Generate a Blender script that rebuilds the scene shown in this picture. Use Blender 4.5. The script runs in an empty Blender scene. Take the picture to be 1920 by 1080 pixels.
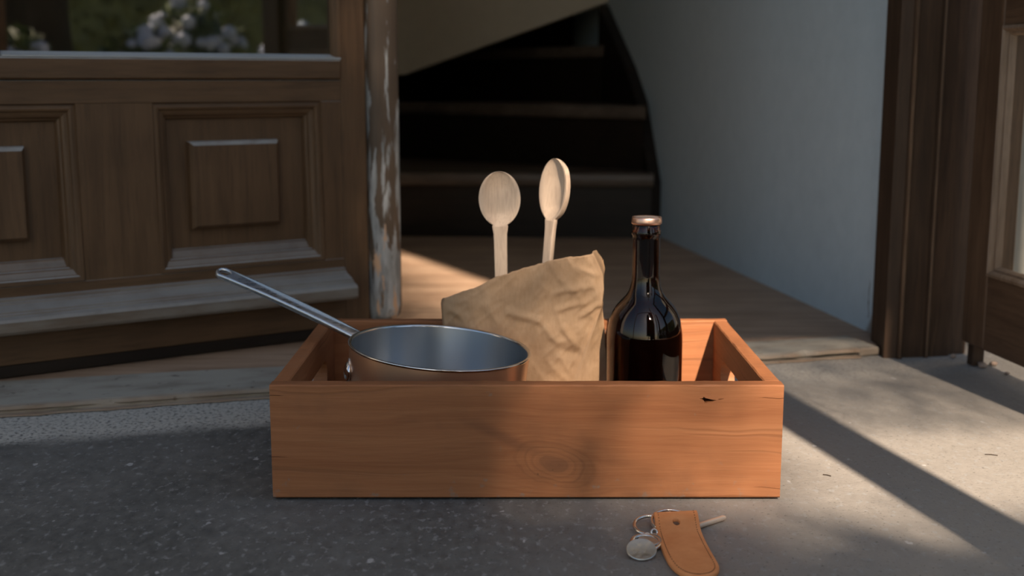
import bpy, bmesh, math, random
from mathutils import Vector, Matrix, noise
R = math.radians
PI = math.pi
random.seed(7)
SC = bpy.context.scene
COL = SC.collection

# ------------------------------------------------------------------ camera, sky, sun, exposure
cam_d = bpy.data.cameras.new('camera')
cam = bpy.data.objects.new('camera', cam_d); COL.objects.link(cam)
cam.location = (0, 0, .3771)
cam.rotation_euler = (R(90 - 9.672), 0, 0)
cam_d.sensor_width = 36; cam_d.lens = 2300 / 1920 * 36
cam_d.clip_start = .02
cam_d.dof.use_dof = True; cam_d.dof.focus_distance = 1.13; cam_d.dof.aperture_fstop = 5.6
SC.camera = cam

SUN_AZ, SUN_EL = 13.0, 38.0
SUN_STRENGTH, SKY_STRENGTH = 12.8, .145
w = bpy.data.worlds.new('world'); SC.world = w; w.use_nodes = True
nt = w.node_tree; nt.nodes.clear()
sky = nt.nodes.new('ShaderNodeTexSky'); sky.sky_type = 'NISHITA'; sky.sun_disc = False
sky.sun_elevation = R(SUN_EL); sky.sun_rotation = R(180 - SUN_AZ)
sky.air_density = 1.0; sky.dust_density = 1.2; sky.ozone_density = 1.0
bg = nt.nodes.new('ShaderNodeBackground'); bg.inputs[1].default_value = SKY_STRENGTH
wo = nt.nodes.new('ShaderNodeOutputWorld')
tint = nt.nodes.new('ShaderNodeMix'); tint.data_type = 'RGBA'; tint.blend_type = 'MULTIPLY'; tint.inputs[0].default_value = 1
tint.inputs[7].default_value = (1.0, 1.0, .94, 1)
nt.links.new(sky.outputs[0], tint.inputs[6]); nt.links.new(tint.outputs[2], bg.inputs[0]); nt.links.new(bg.outputs[0], wo.inputs[0])

sl = bpy.data.lights.new('sun', 'SUN'); sl.energy = SUN_STRENGTH; sl.color = (1, .80, .62); sl.angle = R(.6)
sun = bpy.data.objects.new('sun', sl); COL.objects.link(sun)
S = Vector((math.sin(R(SUN_AZ)) * math.cos(R(SUN_EL)), -math.cos(R(SUN_AZ)) * math.cos(R(SUN_EL)), math.sin(R(SUN_EL))))
sun.rotation_euler = S.to_track_quat('Z', 'Y').to_euler()
sun.location = (2, -4, 5)

vs = SC.view_settings
SC.display_settings.display_device = 'sRGB'
vs.view_transform = 'Standard'; vs.look = 'None'; vs.gamma = 1; vs.exposure = 0; vs.use_curve_mapping = False

# ------------------------------------------------------------------ helpers
def srgb(r, g, b):
    f = lambda c: (c / 12.92 if c <= .04045 else ((c + .055) / 1.055) ** 2.4)
    return (f(r / 255), f(g / 255), f(b / 255), 1)

def tag(o, label=None, cat=None, group=None, kind=None):
    if label: o['label'] = label
    if cat: o['category'] = cat
    if group: o['group'] = group
    if kind: o['kind'] = kind
    return o

def empty(name, loc=(0, 0, 0), rot=(0, 0, 0), label=None, cat=None, group=None, kind=None):
    o = bpy.data.objects.new(name, None); COL.objects.link(o)
    o.location = loc; o.rotation_euler = rot; o.empty_display_size = .05
    return tag(o, label, cat, group, kind)

def link(name, me, mat=None, parent=None, smooth=False, auto=None):
    if mat: me.materials.append(mat)
    o = bpy.data.objects.new(name, me); COL.objects.link(o)
    if smooth:
        me.polygons.foreach_set('use_smooth', [True] * len(me.polygons))
    if auto is not None:
        me.polygons.foreach_set('use_smooth', [True] * len(me.polygons))
        b = bmesh.new(); b.from_mesh(me)
        for e in b.edges:
            if len(e.link_faces) == 2 and e.calc_face_angle(0) > R(auto): e.smooth = False
        b.to_mesh(me); b.free()
    if parent: o.parent = parent
    return o

def obj(name, bm, mat=None, parent=None, smooth=False, auto=None, recalc=True):
    if recalc: bmesh.ops.recalc_face_normals(bm, faces=bm.faces)
    me = bpy.data.meshes.new(name); bm.to_mesh(me); bm.free()
    return link(name, me, mat, parent, smooth, auto)

def add_box(bm, x0, x1, y0, y1, z0, z1, bev=0, seg=1):
    vv = [bm.verts.new(p) for p in ((x0,y0,z0),(x1,y0,z0),(x1,y1,z0),(x0,y1,z0),(x0,y0,z1),(x1,y0,z1),(x1,y1,z1),(x0,y1,z1))]
    fs = [bm.faces.new([vv[i] for i in q]) for q in ((0,3,2,1),(4,5,6,7),(0,1,5,4),(1,2,6,5),(2,3,7,6),(3,0,4,7))]
    if bev:
        es = list({e for f in fs for e in f.edges})
        bmesh.ops.bevel(bm, geom=es, offset=bev, segments=seg, profile=.5, affect='EDGES')
    return bm

def box(name, x0, x1, y0, y1, z0, z1, mat, parent=None, bev=.0015, seg=1):
    return obj(name, add_box(bmesh.new(), x0, x1, y0, y1, z0, z1, bev, seg), mat, parent)

def prism(name, pts, z0, z1, mat, parent=None, axis='z', auto=None):
    """closed polygon pts (2D) extruded along an axis: z -> pts are (x,y); x -> pts are (y,z); y -> pts are (x,z)"""
    bm = bmesh.new()
    f = {'z': lambda p, k: (p[0], p[1], k), 'x': lambda p, k: (k, p[0], p[1]), 'y': lambda p, k: (p[0], k, p[1])}[axis]
    a = [bm.verts.new(f(p, z0)) for p in pts]; b = [bm.verts.new(f(p, z1)) for p in pts]
    n = len(pts)
    for i in range(n): bm.faces.new((a[i], a[(i+1) % n], b[(i+1) % n], b[i]))
    bm.faces.new(a[::-1]); bm.faces.new(b)
    return obj(name, bm, mat, parent, auto=auto)

def rings_mesh(rings, closed_u=True, cap0=False, cap1=False):
    bm = bmesh.new()
    vv = [[bm.verts.new(p) for p in r] for r in rings]
    n = len(rings[0])
    for i in range(len(rings) - 1):
        for j in range(n if closed_u else n - 1):
            k = (j + 1) % n
            bm.faces.new((vv[i][j], vv[i][k], vv[i+1][k], vv[i+1][j]))
    if cap0: bm.faces.new(vv[0][::-1])
    if cap1: bm.faces.new(vv[-1])
    return bm

def lathe(prof, n=64, cap0=False, cap1=False):
    return rings_mesh([[(r * math.cos(2*PI*k/n), r * math.sin(2*PI*k/n), z) for k in range(n)] for r, z in prof], True, cap0, cap1)

def tube(path, rad, n=10, closed=False):
    P = [Vector(p) for p in path]; m = len(P); rings = []
    up = Vector((.13, .21, .97)).normalized(); prev = None
    for i, p in enumerate(P):
        if closed: t = (P[(i+1) % m] - P[i-1]).normalized()
        else: t = (P[min(i+1, m-1)] - P[max(i-1, 0)]).normalized()
        a = (prev if prev is not None else up); a = (a - t * a.dot(t)).normalized(); prev = a
        b = t.cross(a); r = rad(i / (m - 1)) if callable(rad) else rad
        rings.append([p + (a * math.cos(2*PI*k/n) + b * math.sin(2*PI*k/n)) * r for k in range(n)])
    if closed: rings.append(rings[0])
    bm = rings_mesh(rings, True, not closed, not closed)
    if closed: bmesh.ops.remove_doubles(bm, verts=bm.verts, dist=1e-7)
    return bm

def plate(outline, holes, thick, bevel, res=2):
    """flat plate with holes, in the local xy plane, centred on z=0 -> mesh"""
    cu = bpy.data.curves.new('plate', 'CURVE'); cu.dimensions = '2D'; cu.fill_mode = 'BOTH'
    for pts in [outline] + holes:
        s = cu.splines.new('POLY'); s.points.add(len(pts) - 1)
        for q, p in zip(s.points, pts): q.co = (p[0], p[1], 0, 1)
        s.use_cyclic_u = True
    cu.extrude = thick / 2 - bevel; cu.bevel_depth = bevel; cu.bevel_resolution = res; cu.offset = -bevel
    o = bpy.data.objects.new('plate', cu); COL.objects.link(o)
    dg = bpy.context.evaluated_depsgraph_get(); dg.update()
    me = bpy.data.meshes.new_from_object(o.evaluated_get(dg))
    bpy.data.objects.remove(o); bpy.data.curves.remove(cu)
    me.materials.clear()
    b = bmesh.new(); b.from_mesh(me); bmesh.ops.remove_doubles(b, verts=b.verts, dist=1e-6); b.to_mesh(me); b.free()
    return me

def cut(o, cutters):
    for c in cutters:
        m = o.modifiers.new('cut', 'BOOLEAN'); m.object = c; m.operation = 'DIFFERENCE'; m.solver = 'EXACT'
    dg = bpy.context.evaluated_depsgraph_get(); dg.update()
    me = bpy.data.meshes.new_from_object(o.evaluated_get(dg))
    o.modifiers.clear(); old = o.data; o.data = me; bpy.data.meshes.remove(old)
    for c in cutters: bpy.data.objects.remove(c)
    return o

# ------------------------------------------------------------------ materials
class M:
    def __init__(s, name):
        s.m = bpy.data.materials.new(name); s.m.use_nodes = True
        s.t = s.m.node_tree; s.b = s.t.nodes['Principled BSDF']; s.tc = None
    def n(s, typ, **kw):
        o = s.t.nodes.new(typ)
        for k, v in kw.items():
            if k in o.inputs.keys() if isinstance(k, str) else False: o.inputs[k].default_value = v
            else: setattr(o, k, v)
        return o
    def l(s, a, b): s.t.links.new(a, b)
    def set(s, **kw):
        for k, v in kw.items(): s.b.inputs[k.replace('_', ' ')].default_value = v
        return s
    def co(s):
        if not s.tc: s.tc = s.n('ShaderNodeTexCoord')
        return s.tc.outputs['Object']
    def noise(s, vec, scale, detail=5, rough=.55, dist=0):
        o = s.n('ShaderNodeTexNoise'); o.inputs['Scale'].default_value = scale; o.inputs['Detail'].default_value = detail
        o.inputs['Roughness'].default_value = rough; o.inputs['Distortion'].default_value = dist
        s.l(vec, o.inputs['Vector']); return o.outputs['Fac']
    def mapping(s, sc, vec=None, rot=(0, 0, 0), loc=(0, 0, 0)):
        o = s.n('ShaderNodeMapping'); o.inputs['Scale'].default_value = sc; o.inputs['Rotation'].default_value = rot; o.inputs['Location'].default_value = loc
        s.l(vec if vec is not None else s.co(), o.inputs['Vector']); return o.outputs[0]
    def ramp(s, fac, stops):
        o = s.n('ShaderNodeValToRGB'); e = o.color_ramp.elements
        while len(e) < len(stops): e.new(.5)
        for q, (p, c) in zip(e, stops): q.position = p; q.color = c if len(c) == 4 else (*c, 1)
        s.l(fac, o.inputs[0]); return o.outputs[0]
    def mix(s, fac, a, b, typ='MIX'):
        o = s.n('ShaderNodeMix'); o.data_type = 'RGBA'; o.blend_type = typ
        for sock, v in ((o.inputs[0], fac), (o.inputs[6], a), (o.inputs[7], b)):
            if hasattr(v, 'is_linked'): s.l(v, sock)
            else: sock.default_value = v
        return o.outputs[2]
    def math(s, op, a, b=None, c=None, clamp=False):
        o = s.n('ShaderNodeMath'); o.operation = op; o.use_clamp = clamp
        for i, v in enumerate((a, b, c)):
            if v is None: continue
            if hasattr(v, 'is_linked'): s.l(v, o.inputs[i])
            else: o.inputs[i].default_value = v
        return o.outputs[0]
    def maprange(s, v, a, b, c=0, d=1, smooth=True):
        o = s.n('ShaderNodeMapRange'); o.interpolation_type = 'SMOOTHSTEP' if smooth else 'LINEAR'
        s.l(v, o.inputs[0])
        for i, q in enumerate((a, b, c, d)): o.inputs[i+1].default_value = q
        return o.outputs[0]
    def sep(s, v):
        o = s.n('ShaderNodeSeparateXYZ'); s.l(v, o.inputs[0]); return o.outputs
    def comb(s, x, y, z):
        o = s.n('ShaderNodeCombineXYZ')
        for i, v in enumerate((x, y, z)):
            if hasattr(v, 'is_linked'): s.l(v, o.inputs[i])
            else: o.inputs[i].default_value = v
        return o.outputs[0]
    def color(s, c): s.l(c, s.b.inputs['Base Color']); return s
    def rough(s, v):
        s.l(v, s.b.inputs['Roughness']); return s
    def bump(s, h, strength=.3, dist=.001):
        o = s.n('ShaderNodeBump'); o.inputs['Strength'].default_value = strength; o.inputs['Distance'].default_value = dist
        s.l(h, o.inputs['Height']); s.l(o.outputs[0], s.b.inputs['Normal']); return s

def wood(name, dark, light, axis='x', rough=.6, across=55, along=3, blotch=.35, spec=.3, bump=.35, extra=None, ledge_light=0):
    m = M(name)
    sc = {'x': (along, across, across), 'y': (across, along, across), 'z': (across, across, along)}[axis]
    g = m.noise(m.mapping(sc), 1.0, 7, .62, .5)
    g2 = m.noise(m.mapping(tuple(k * 4 for k in sc)), 1.0, 4, .6, .2)
    b = m.noise(m.co(), 9, 4, .55)
    c = m.ramp(g, [(.28, dark), (.72, light)])
    c = m.mix(m.maprange(g2, .45, .75, 0, .5), c, (dark[0]*.55, dark[1]*.55, dark[2]*.55, 1))
    c = m.mix(m.maprange(b, .35, .75, 0, blotch), c, (dark[0]*.6, dark[1]*.6, dark[2]*.62, 1))
    if extra: c = extra(m, c, g)
    if ledge_light:                                   # skylight on upward faces, painted in as pale grey
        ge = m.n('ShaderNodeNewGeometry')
        up = m.maprange(m.sep(ge.outputs['Normal'])[2], .30, .75, 0, ledge_light)
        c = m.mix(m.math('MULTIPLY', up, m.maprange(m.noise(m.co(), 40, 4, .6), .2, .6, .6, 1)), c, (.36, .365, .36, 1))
    m.color(c); m.set(Roughness=rough, Specular_IOR_Level=spec)
    m.bump(m.math('ADD', g, m.math('MULTIPLY', g2, .6)), bump, .0012)
    return m.m

C_dd, C_dl = (.080, .045, .0225, 1), (.135, .078, .040, 1)
door_x = wood('door wood, rails', C_dd, C_dl, 'x', .45, 60, 4, ledge_light=.8)
door_z = wood('door wood, stiles', C_dd, C_dl, 'z', .45, 60, 4, ledge_light=.8)
def grey_weather(m, c, g):
    k = m.noise(m.mapping((8, 40, 40)), 1, 5, .6)
    return m.mix(m.maprange(k, .3, .7, .25, .85), c, (.22, .205, .18, 1))
sill_wood = wood('weathered drip board', C_dd, C_dl, 'x', .42, 50, 4, extra=grey_weather, ledge_light=.55)
def peel(m, c, g):
    p = m.noise(m.mapping((60, 60, 9), loc=(.3, 0, .17)), 1, 6, .6, .4)
    z = m.sep(m.co())[2]
    low = m.maprange(z, .06, .46, .11, -.03)
    k = m.math('ADD', p, low)
    grey = m.ramp(m.noise(m.mapping((90, 90, 14)), 1, 4), [(.35, (.12, .13, .135)), (.65, (.30, .32, .33))])
    c = m.mix(.6, c, (.050, .047, .041, 1))
    c = m.mix(m.maprange(k, .53, .58), c, grey)
    return m.mix(m.maprange(m.math('ADD', m.noise(m.mapping((70, 70, 12), loc=(2.1, .4, 3)), 1, 5, .6), low), .68, .72), c, (.42, .27, .17, 1))
peel_wood = wood('peeling painted wood', C_dd, C_dl, 'z', .55, 60, 4, extra=peel)
frame_z = wood('frame wood', (.036, .021, .012, 1), (.095, .054, .031, 1), 'z', .55, 60, 4)
leaf_z = wood('open leaf wood, stiles', (.075, .042, .024, 1), (.17, .10, .058, 1), 'z', .5, 60, 4)
leaf_x = wood('open leaf wood, rails', (.075, .042, .024, 1), (.17, .10, .058, 1), 'x', .5, 60, 4)
bead_wood = wood('worn bead wood', (.16, .10, .06, 1), (.34, .25, .18, 1), 'z', .5, 60, 4)
tread_wood = wood('tread wood with painted light', (.08, .06, .045, 1), (.17, .13, .10, 1), 'x', .4, 40, 3)  # treads coloured paler than the risers to stand for light on them
edge_wood = wood('worn edge wood', (.07, .04, .022, 1), (.20, .12, .07, 1), 'z', .5, 60, 5)
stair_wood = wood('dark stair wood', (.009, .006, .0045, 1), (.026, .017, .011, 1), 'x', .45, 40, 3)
floor_wood = wood('interior floor wood', (.32, .205, .135, 1), (.52, .375, .265, 1), 'x', .5, 30, 2, spec=.2)
beam_wood = wood('garden timber', (.10, .06, .035, 1), (.22, .14, .09, 1), 'z', .7, 40, 3)
def thr_extra(m, c, g):
    k = m.noise(m.mapping((14, 30, 30)), 1, 6, .6)
    c = m.mix(m.maprange(k, .25, .6, .45, 1), c, (.36, .34, .29, 1))
    spots = m.noise(m.co(), 60, 3, .5)
    c = m.mix(m.maprange(spots, .66, .72, 0, .7), c, (.07, .06, .05, 1))
    y = m.sep(m.co())[1]
    return m.mix(m.maprange(y, .012, -.004, 0, .75), c, (.20, .125, .075, 1))
thr_wood = wood('weathered threshold wood', (.10, .07, .05, 1), (.2, .15, .11, 1), 'x', .75, 60, 5, extra=thr_extra, bump=.6)

# crate wood: the front board carries a knot
def crate_wood(name, axis, knot=None):
    m = M(name)
    x, y, z = m.sep(m.co())
    if axis == 'x': a, c1, c2 = x, y, z
    else: a, c1, c2 = y, x, z
    warp = m.math('MULTIPLY', m.math('SUBTRACT', m.noise(m.mapping((5, 5, 9)), 1, 3, .5), .5), .035)
    c2 = m.math('ADD', c2, warp)
    if knot:
        kx, kz = knot
        dx = m.math('MULTIPLY', m.math('SUBTRACT', x, kx), .62); dz = m.math('SUBTRACT', z, kz)
        dx = m.math('ADD', dx, m.math('MULTIPLY', dz, .35))
        d = m.math('SQRT', m.math('ADD', m.math('MULTIPLY', dx, dx), m.math('MULTIPLY', dz, dz)))
        wob = m.math('MULTIPLY', m.math('SUBTRACT', m.noise(m.co(), 45, 3, .5), .5), .008)
        d = m.math('ADD', d, wob)
        k = m.maprange(d, .010, .034, 1, 0)
        # lines bow round the knot
        bow = m.math('DIVIDE', .0009, m.math('ADD', m.math('MULTIPLY', d, d), .0018))
        sgn = m.math('SIGN', dz)
        c2 = m.math('SUBTRACT', c2, m.math('MULTIPLY', m.math('MULTIPLY', sgn, bow), .022))
        o = m.n('ShaderNodeMix'); o.data_type = 'FLOAT'
        m.l(k, o.inputs[0]); m.l(c2, o.inputs[2]); m.l(m.math('MULTIPLY', d, 1.3), o.inputs[3]); c2 = o.outputs[0]
    v = m.comb(m.math('MULTIPLY', a, 2.2), m.math('MULTIPLY', c1, 30), m.math('MULTIPLY', c2, 85))
    g = m.noise(v, 1.0, 5, .6, .15)
    lines = m.maprange(m.noise(m.comb(m.math('MULTIPLY', a, 1.2), m.math('MULTIPLY', c1, 18), m.math('MULTIPLY', c2, 150)), 1.0, 2, .4), .60, .68)
    fine = m.noise(m.mapping((18, 300, 420) if axis == 'x' else (300, 18, 420)), 1, 3, .6)
    col = m.ramp(g, [(.25, (.245, .091, .035)), (.55, (.32, .130, .054)), (.8, (.385, .17, .074))])
    col = m.mix(m.math('MULTIPLY', lines, .45), col, (.17, .066, .026, 1))
    col = m.mix(m.maprange(fine, .5, .75, 0, .25), col, (.20, .085, .036, 1))
    b = m.noise(m.co(), 16, 5, .6)
    col = m.mix(m.maprange(b, .5, .72, 0, .4), col, (.19, .085, .040, 1))
    gr = m.noise(m.mapping((70, 70, 70)), 1, 5, .65)
    low = m.maprange(z, .035, .0, 0, .10)
    col = m.mix(m.maprange(m.math('ADD', gr, low), .66, .78, 0, .55), col, (.20, .17, .14, 1))
    if knot:
        ringl = m.maprange(m.math('SINE', m.math('MULTIPLY', d, 1250)), .1, .9)
        col = m.mix(m.math('MULTIPLY', ringl, m.maprange(d, .030, .014, 0, .27)), col, (.10, .040, .018, 1))
        st = m.math('ADD', m.math('MULTIPLY', dx, .78), m.math('MULTIPLY', dz, .62))       # streak running up and left from the knot
        sd_ = m.math('ABSOLUTE', st)
        col = m.mix(m.math('MULTIPLY', m.maprange(sd_, .009, .001, 0, .5), m.math('MULTIPLY', m.maprange(dz, .004, .016), m.maprange(dz, .052, .026))), col, (.13, .055, .027, 1))
        col = m.mix(m.maprange(d, .012, .003, 0, .75), col, (.12, .055, .03, 1))
        col = m.mix(m.maprange(d, .027, .018, 0, .35), col, (.20, .085, .035, 1))
        col = m.mix(m.math('MULTIPLY', m.maprange(m.noise(m.co(), 120, 2, .5), .69, .75), m.maprange(d, .026, .016, 0, .6)), col, (.06, .028, .016, 1))
    m.color(col); m.set(Roughness=.62, Specular_IOR_Level=.3)
    m.bump(m.math('ADD', fine, m.math('MULTIPLY', lines, -.6)), .35, .0007)
    return m.m
crate_front = crate_wood('crate wood with knot', 'x', (.0254, .034))
crate_x = crate_wood('crate wood along', 'x')
crate_y = crate_wood('crate wood across', 'y')

def ground_mat():
    m = M('patio concrete')
    x, y, z = m.sep(m.co())
    # distance in front of the door step, for the strip of dry grit there
    th = R(15.93)
    t = m.math('ADD', m.math('MULTIPLY', m.math('SUBTRACT', x, .5113), -math.sin(th)), m.math('MULTIPLY', m.math('SUBTRACT', y, 1.6521), math.cos(th)))
    sp = m.noise(m.co(), 260, 4, .7)
    sp2 = m.noise(m.mapping((1, .55, 1)), 95, 4, .65)
    big = m.noise(m.co(), 5.5, 4, .55)
    base = m.ramp(sp2, [(.3, (.076, .077, .074)), (.7, (.140, .140, .133))])
    base = m.mix(m.maprange(big, .35, .7, 0, .45), base, (.20, .197, .185, 1))
    wx = m.maprange(x, -.12, .32)                     # concrete painted paler on the sunlit side, light put into the colour
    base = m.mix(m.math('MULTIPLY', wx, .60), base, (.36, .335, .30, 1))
    base = m.mix(m.maprange(sp, .42, .30, 0, .75), base, (.045, .046, .045, 1))
    base = m.mix(m.maprange(m.noise(m.mapping((1, .6, 1), loc=(3, 1, 0)), 150, 3, .6), .56, .68, 0, .55), base, (.30, .31, .31, 1))
    base = m.mix(m.maprange(m.noise(m.mapping((1, .6, 1)), 75, 2, .4), .72, .76, 0, .6), base, (.5, .5, .5, 1))
    edge = m.math('ADD', t, m.math('MULTIPLY', m.math('SUBTRACT', m.noise(m.co(), 22, 4, .6), .5), .05))
    strip = m.math('MULTIPLY', m.maprange(edge, -.135, -.085), m.maprange(x, .6, -.1, .25, 1))
    grit = m.ramp(m.noise(m.co(), 210, 3, .7), [(.38, (.09, .09, .09)), (.46, (.48, .465, .42)), (.75, (.62, .60, .55))])
    base = m.mix(m.math('MULTIPLY', strip, .85), base, grit)
    m.color(base)
    m.rough(m.maprange(sp2, .3, .7, .55, .8)); m.set(Specular_IOR_Level=.3)
    m.bump(m.math('ADD', m.math('MULTIPLY', sp, .8), m.math('MULTIPLY', sp2, 1.2)), .5, .0012)
    return m.m
concrete = ground_mat()

def plaster(name, c, c2, sc=30, bump=.15):
    m = M(name)
    k = m.noise(m.co(), sc, 6, .6); k2 = m.noise(m.co(), 3, 4, .5)
    m.color(m.mix(m.maprange(k2, .3, .7, 0, .6), m.ramp(k, [(.3, c), (.7, c2)]), c)); m.set(Roughness=.85, Specular_IOR_Level=.2)
    m.bump(m.noise(m.co(), 140, 4, .6), bump, .002)
    return m.m
plaster_blue = plaster('pale blue grey plaster', (.52, .62, .67, 1), (.58, .68, .73, 1))
def wall_marks():
    m = bpy.data.materials['pale blue grey plaster']; h = M.__new__(M); h.m = m; h.t = m.node_tree; h.b = h.t.nodes['Principled BSDF']; h.tc = None
    x, y, z = h.sep(h.co())
    base = h.b.inputs['Base Color'].links[0].from_socket
    wob = h.math('MULTIPLY', h.math('SUBTRACT', h.noise(h.co(), 60, 3, .6), .5), .012)
    cr = h.math('MULTIPLY', h.maprange(h.math('ABSOLUTE', h.math('ADD', h.math('SUBTRACT', y, 1.762), wob)), .0022, .0006), h.math('MULTIPLY', h.maprange(z, .030, .036), h.maprange(z, .092, .078)))
    c = h.mix(h.math('MULTIPLY', cr, .75), base, (.12, .11, .10, 1))
    lo = h.math('ADD', h.math('ADD', z, h.math('MULTIPLY', h.math('SUBTRACT', y, 1.738), 1.6)), h.math('MULTIPLY', wob, 2.0))
    c = h.mix(h.maprange(lo, .066, .048, 0, .8), c, (.24, .19, .14, 1))
    h.color(c)
wall_marks()
plaster_buff = plaster('buff plaster', (.60, .53, .42, 1), (.68, .60, .48, 1))
sky_bead = M('bead with sky reflection').set(Base_Color=(.33, .35, .36, 1), Roughness=.35).m  # pale grey stands in for sky reflected on the sloping bead
plaster_out = plaster('outside plaster', (.26, .245, .22, 1), (.33, .31, .28, 1))

def glass_pane(name, ior, tint=(.85, .9, .88, 1)):
    m = M(name); m.t.nodes.remove(m.b)
    fr = m.n('ShaderNodeFresnel'); fr.inputs[0].default_value = ior
    tr = m.n('ShaderNodeBsdfTransparent'); tr.inputs[0].default_value = tint
    gl = m.n('ShaderNodeBsdfGlossy'); gl.inputs['Roughness'].default_value = .015
    mx = m.n('ShaderNodeMixShader')
    ge = m.n('ShaderNodeNewGeometry')
    m.l(m.math('MULTIPLY', fr.outputs[0], m.math('SUBTRACT', 1.0, ge.outputs['Backfacing'])), mx.inputs[0]); m.l(tr.outputs[0], mx.inputs[1]); m.l(gl.outputs[0], mx.inputs[2])
    m.l(mx.outputs[0], m.t.nodes['Material Output'].inputs[0])
    return m.m
pane_dark = glass_pane('old door glass', 3.3, (.38, .42, .40, 1))
pane_thin = glass_pane('thin leaf glass', 1.35, (.92, .95, .95, 1))

def metal(name, c, rough, aniso=0, streak=None):
    m = M(name); m.set(Base_Color=c, Metallic=1.0, Roughness=rough)
    if aniso:
        tn = m.n('ShaderNodeTangent'); tn.direction_type = 'RADIAL'; tn.axis = 'Z'
        m.l(tn.outputs[0], m.b.inputs['Tangent']); m.set(Anisotropic=aniso, Anisotropic_Rotation=.25)
        pass
    if streak:
        k = m.noise(m.mapping(streak), 1, 4, .6)
        m.rough(m.maprange(k, .3, .7, rough * .75, rough * 1.35)); m.bump(k, .08, .0006)
    return m.m
steel = metal('brushed steel', (.55, .575, .60, 1), .30, streak=(60, 60, 700))
steel_in = metal('steel lining', (.62, .66, .70, 1), .28, aniso=.6)
steel_bright = metal('polished steel', (.72, .72, .72, 1), .15)
copper = metal('brushed copper', (.78, .49, .31, 1), .33, aniso=.5)
copper.node_tree.nodes['Principled BSDF'].inputs['Metallic'].default_value = .85
nickel = metal('nickel', (.66, .63, .59, 1), .2)
tin = metal('worn tin disc', (.50, .50, .47, 1), .42, streak=(300, 300, 300))
bronze = metal('dull bronze key', (.66, .54, .44, 1), .4)
bronze.node_tree.nodes['Principled BSDF'].inputs['Metallic'].default_value = .5
cap_metal = metal('copper coloured cap', (.80, .52, .40, 1), .32)
cap_grey = M('cap top').set(Base_Color=(.12, .105, .10, 1), Roughness=.5).m

def spoon_mat():
    m = M('pale maple')
    x, y, z = m.sep(m.co())
    ring = m.noise(m.comb(m.math('MULTIPLY', x, 190), m.math('MULTIPLY', y, 120), m.math('MULTIPLY', z, 26)), 1, 3, .55, 1.1)
    c = m.ramp(ring, [(.3, (.62, .465, .345)), (.5, (.72, .56, .42)), (.7, (.69, .53, .395))])
    f = m.noise(m.mapping((700, 700, 60)), 1, 3)
    c = m.mix(m.maprange(f, .45, .7, 0, .25), c, (.42, .30, .20, 1))
    m.color(c); m.set(Roughness=.6, Specular_IOR_Level=.3); m.bump(f, .12, .0005); return m.m
maple = spoon_mat()

def paper_mat():
    m = M('brown kraft paper')
    f = m.noise(m.mapping((400, 400, 90)), 1, 3); b = m.noise(m.co(), 30, 5, .6)
    c = m.ramp(b, [(.3, (.345, .225, .130)), (.7, (.44, .30, .185))])
    c = m.mix(m.maprange(f, .4, .7, 0, .3), c, (.30, .19, .105, 1))
    m.color(c); m.set(Roughness=.75, Specular_IOR_Level=.25)
    m.bump(m.noise(m.co(), 120, 5, .65), .35, .0015); return m.m
paper = paper_mat()

def leather_mat():
    m = M('tan leather')
    k = m.noise(m.co(), 1400, 3, .6); b = m.noise(m.co(), 70, 4)
    c = m.ramp(b, [(.3, (.66, .25, .088)), (.7, (.76, .32, .125))])
    m.color(c); m.set(Roughness=.55, Specular_IOR_Level=.35); m.bump(k, .25, .0003); return m.m
leather = leather_mat()
leather_edge = M('leather edge').set(Base_Color=(.17, .06, .025, 1), Roughness=.6).m
thread = M('dark thread').set(Base_Color=(.10, .04, .02, 1), Roughness=.8).m

def bottle_glass():
    m = M('dark amber glass'); m.set(Base_Color=(.13, .05, .028, 1), Roughness=.015, IOR=1.5, Transmission_Weight=1.0); return m.m
amber = bottle_glass()
wine = M('dark red liquid').set(Base_Color=(.22, .04, .02, 1), Roughness=.0, IOR=1.34, Transmission_Weight=.9).m

def leaf_mat(name, c, c2):
    m = M(name); k = m.noise(m.co(), 9, 3)
    m.color(m.ramp(k, [(.35, c), (.65, c2)])); m.set(Roughness=.5, Specular_IOR_Level=.4); return m.m
leaf_dark = leaf_mat('dark conifer leaves', (.02, .04, .02, 1), (.05, .08, .03, 1))
leaf_green = leaf_mat('green leaves', (.08, .11, .03, 1), (.16, .20, .06, 1))
flower = leaf_mat('flowers and sky glints', (.40, .48, .66, 1), (.6, .66, .78, 1))  # the pale blue also stands in for skylight on the leaves
bark = wood('bark', (.03, .022, .017, 1), (.08, .06, .045, 1), 'z', .9, 30, 4)
grass_m = leaf_mat('lawn', (.07, .10, .03, 1), (.13, .16, .05, 1))
canvas = M('canvas').set(Base_Color=(.30, .28, .25, 1), Roughness=.9).m

# ------------------------------------------------------------------ ground, floor, walls
TH = R(15.93); O = Vector((.5113, 1.6521, 0))
U = Vector((math.cos(TH), math.sin(TH), 0)); N = Vector((-math.sin(TH), math.cos(TH), 0))
def dl(s, t, z=0): q = O + U * s + N * t; return (q.x, q.y, z)      # door-line coordinates

bm = bmesh.new()
gx = [-4, -1.6, -.8, 0, .8, 1.6, 5]; gy = [-2.6, -1, 0, .8, 1.6, 2.3]
gv = [[bm.verts.new((a, b, 0)) for a in gx] for b in gy]
for j in range(len(gy) - 1):
    for i in range(len(gx) - 1): bm.faces.new((gv[j][i], gv[j][i+1], gv[j+1][i+1], gv[j+1][i]))
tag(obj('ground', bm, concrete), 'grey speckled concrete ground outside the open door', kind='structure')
bm = bmesh.new(); add_box(bm, -12, 12, -16, 3, -.05, -.012)
tag(obj('lawn', bm, grass_m), 'green lawn beyond the concrete, mirrored in the door glass', kind='structure')

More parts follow.
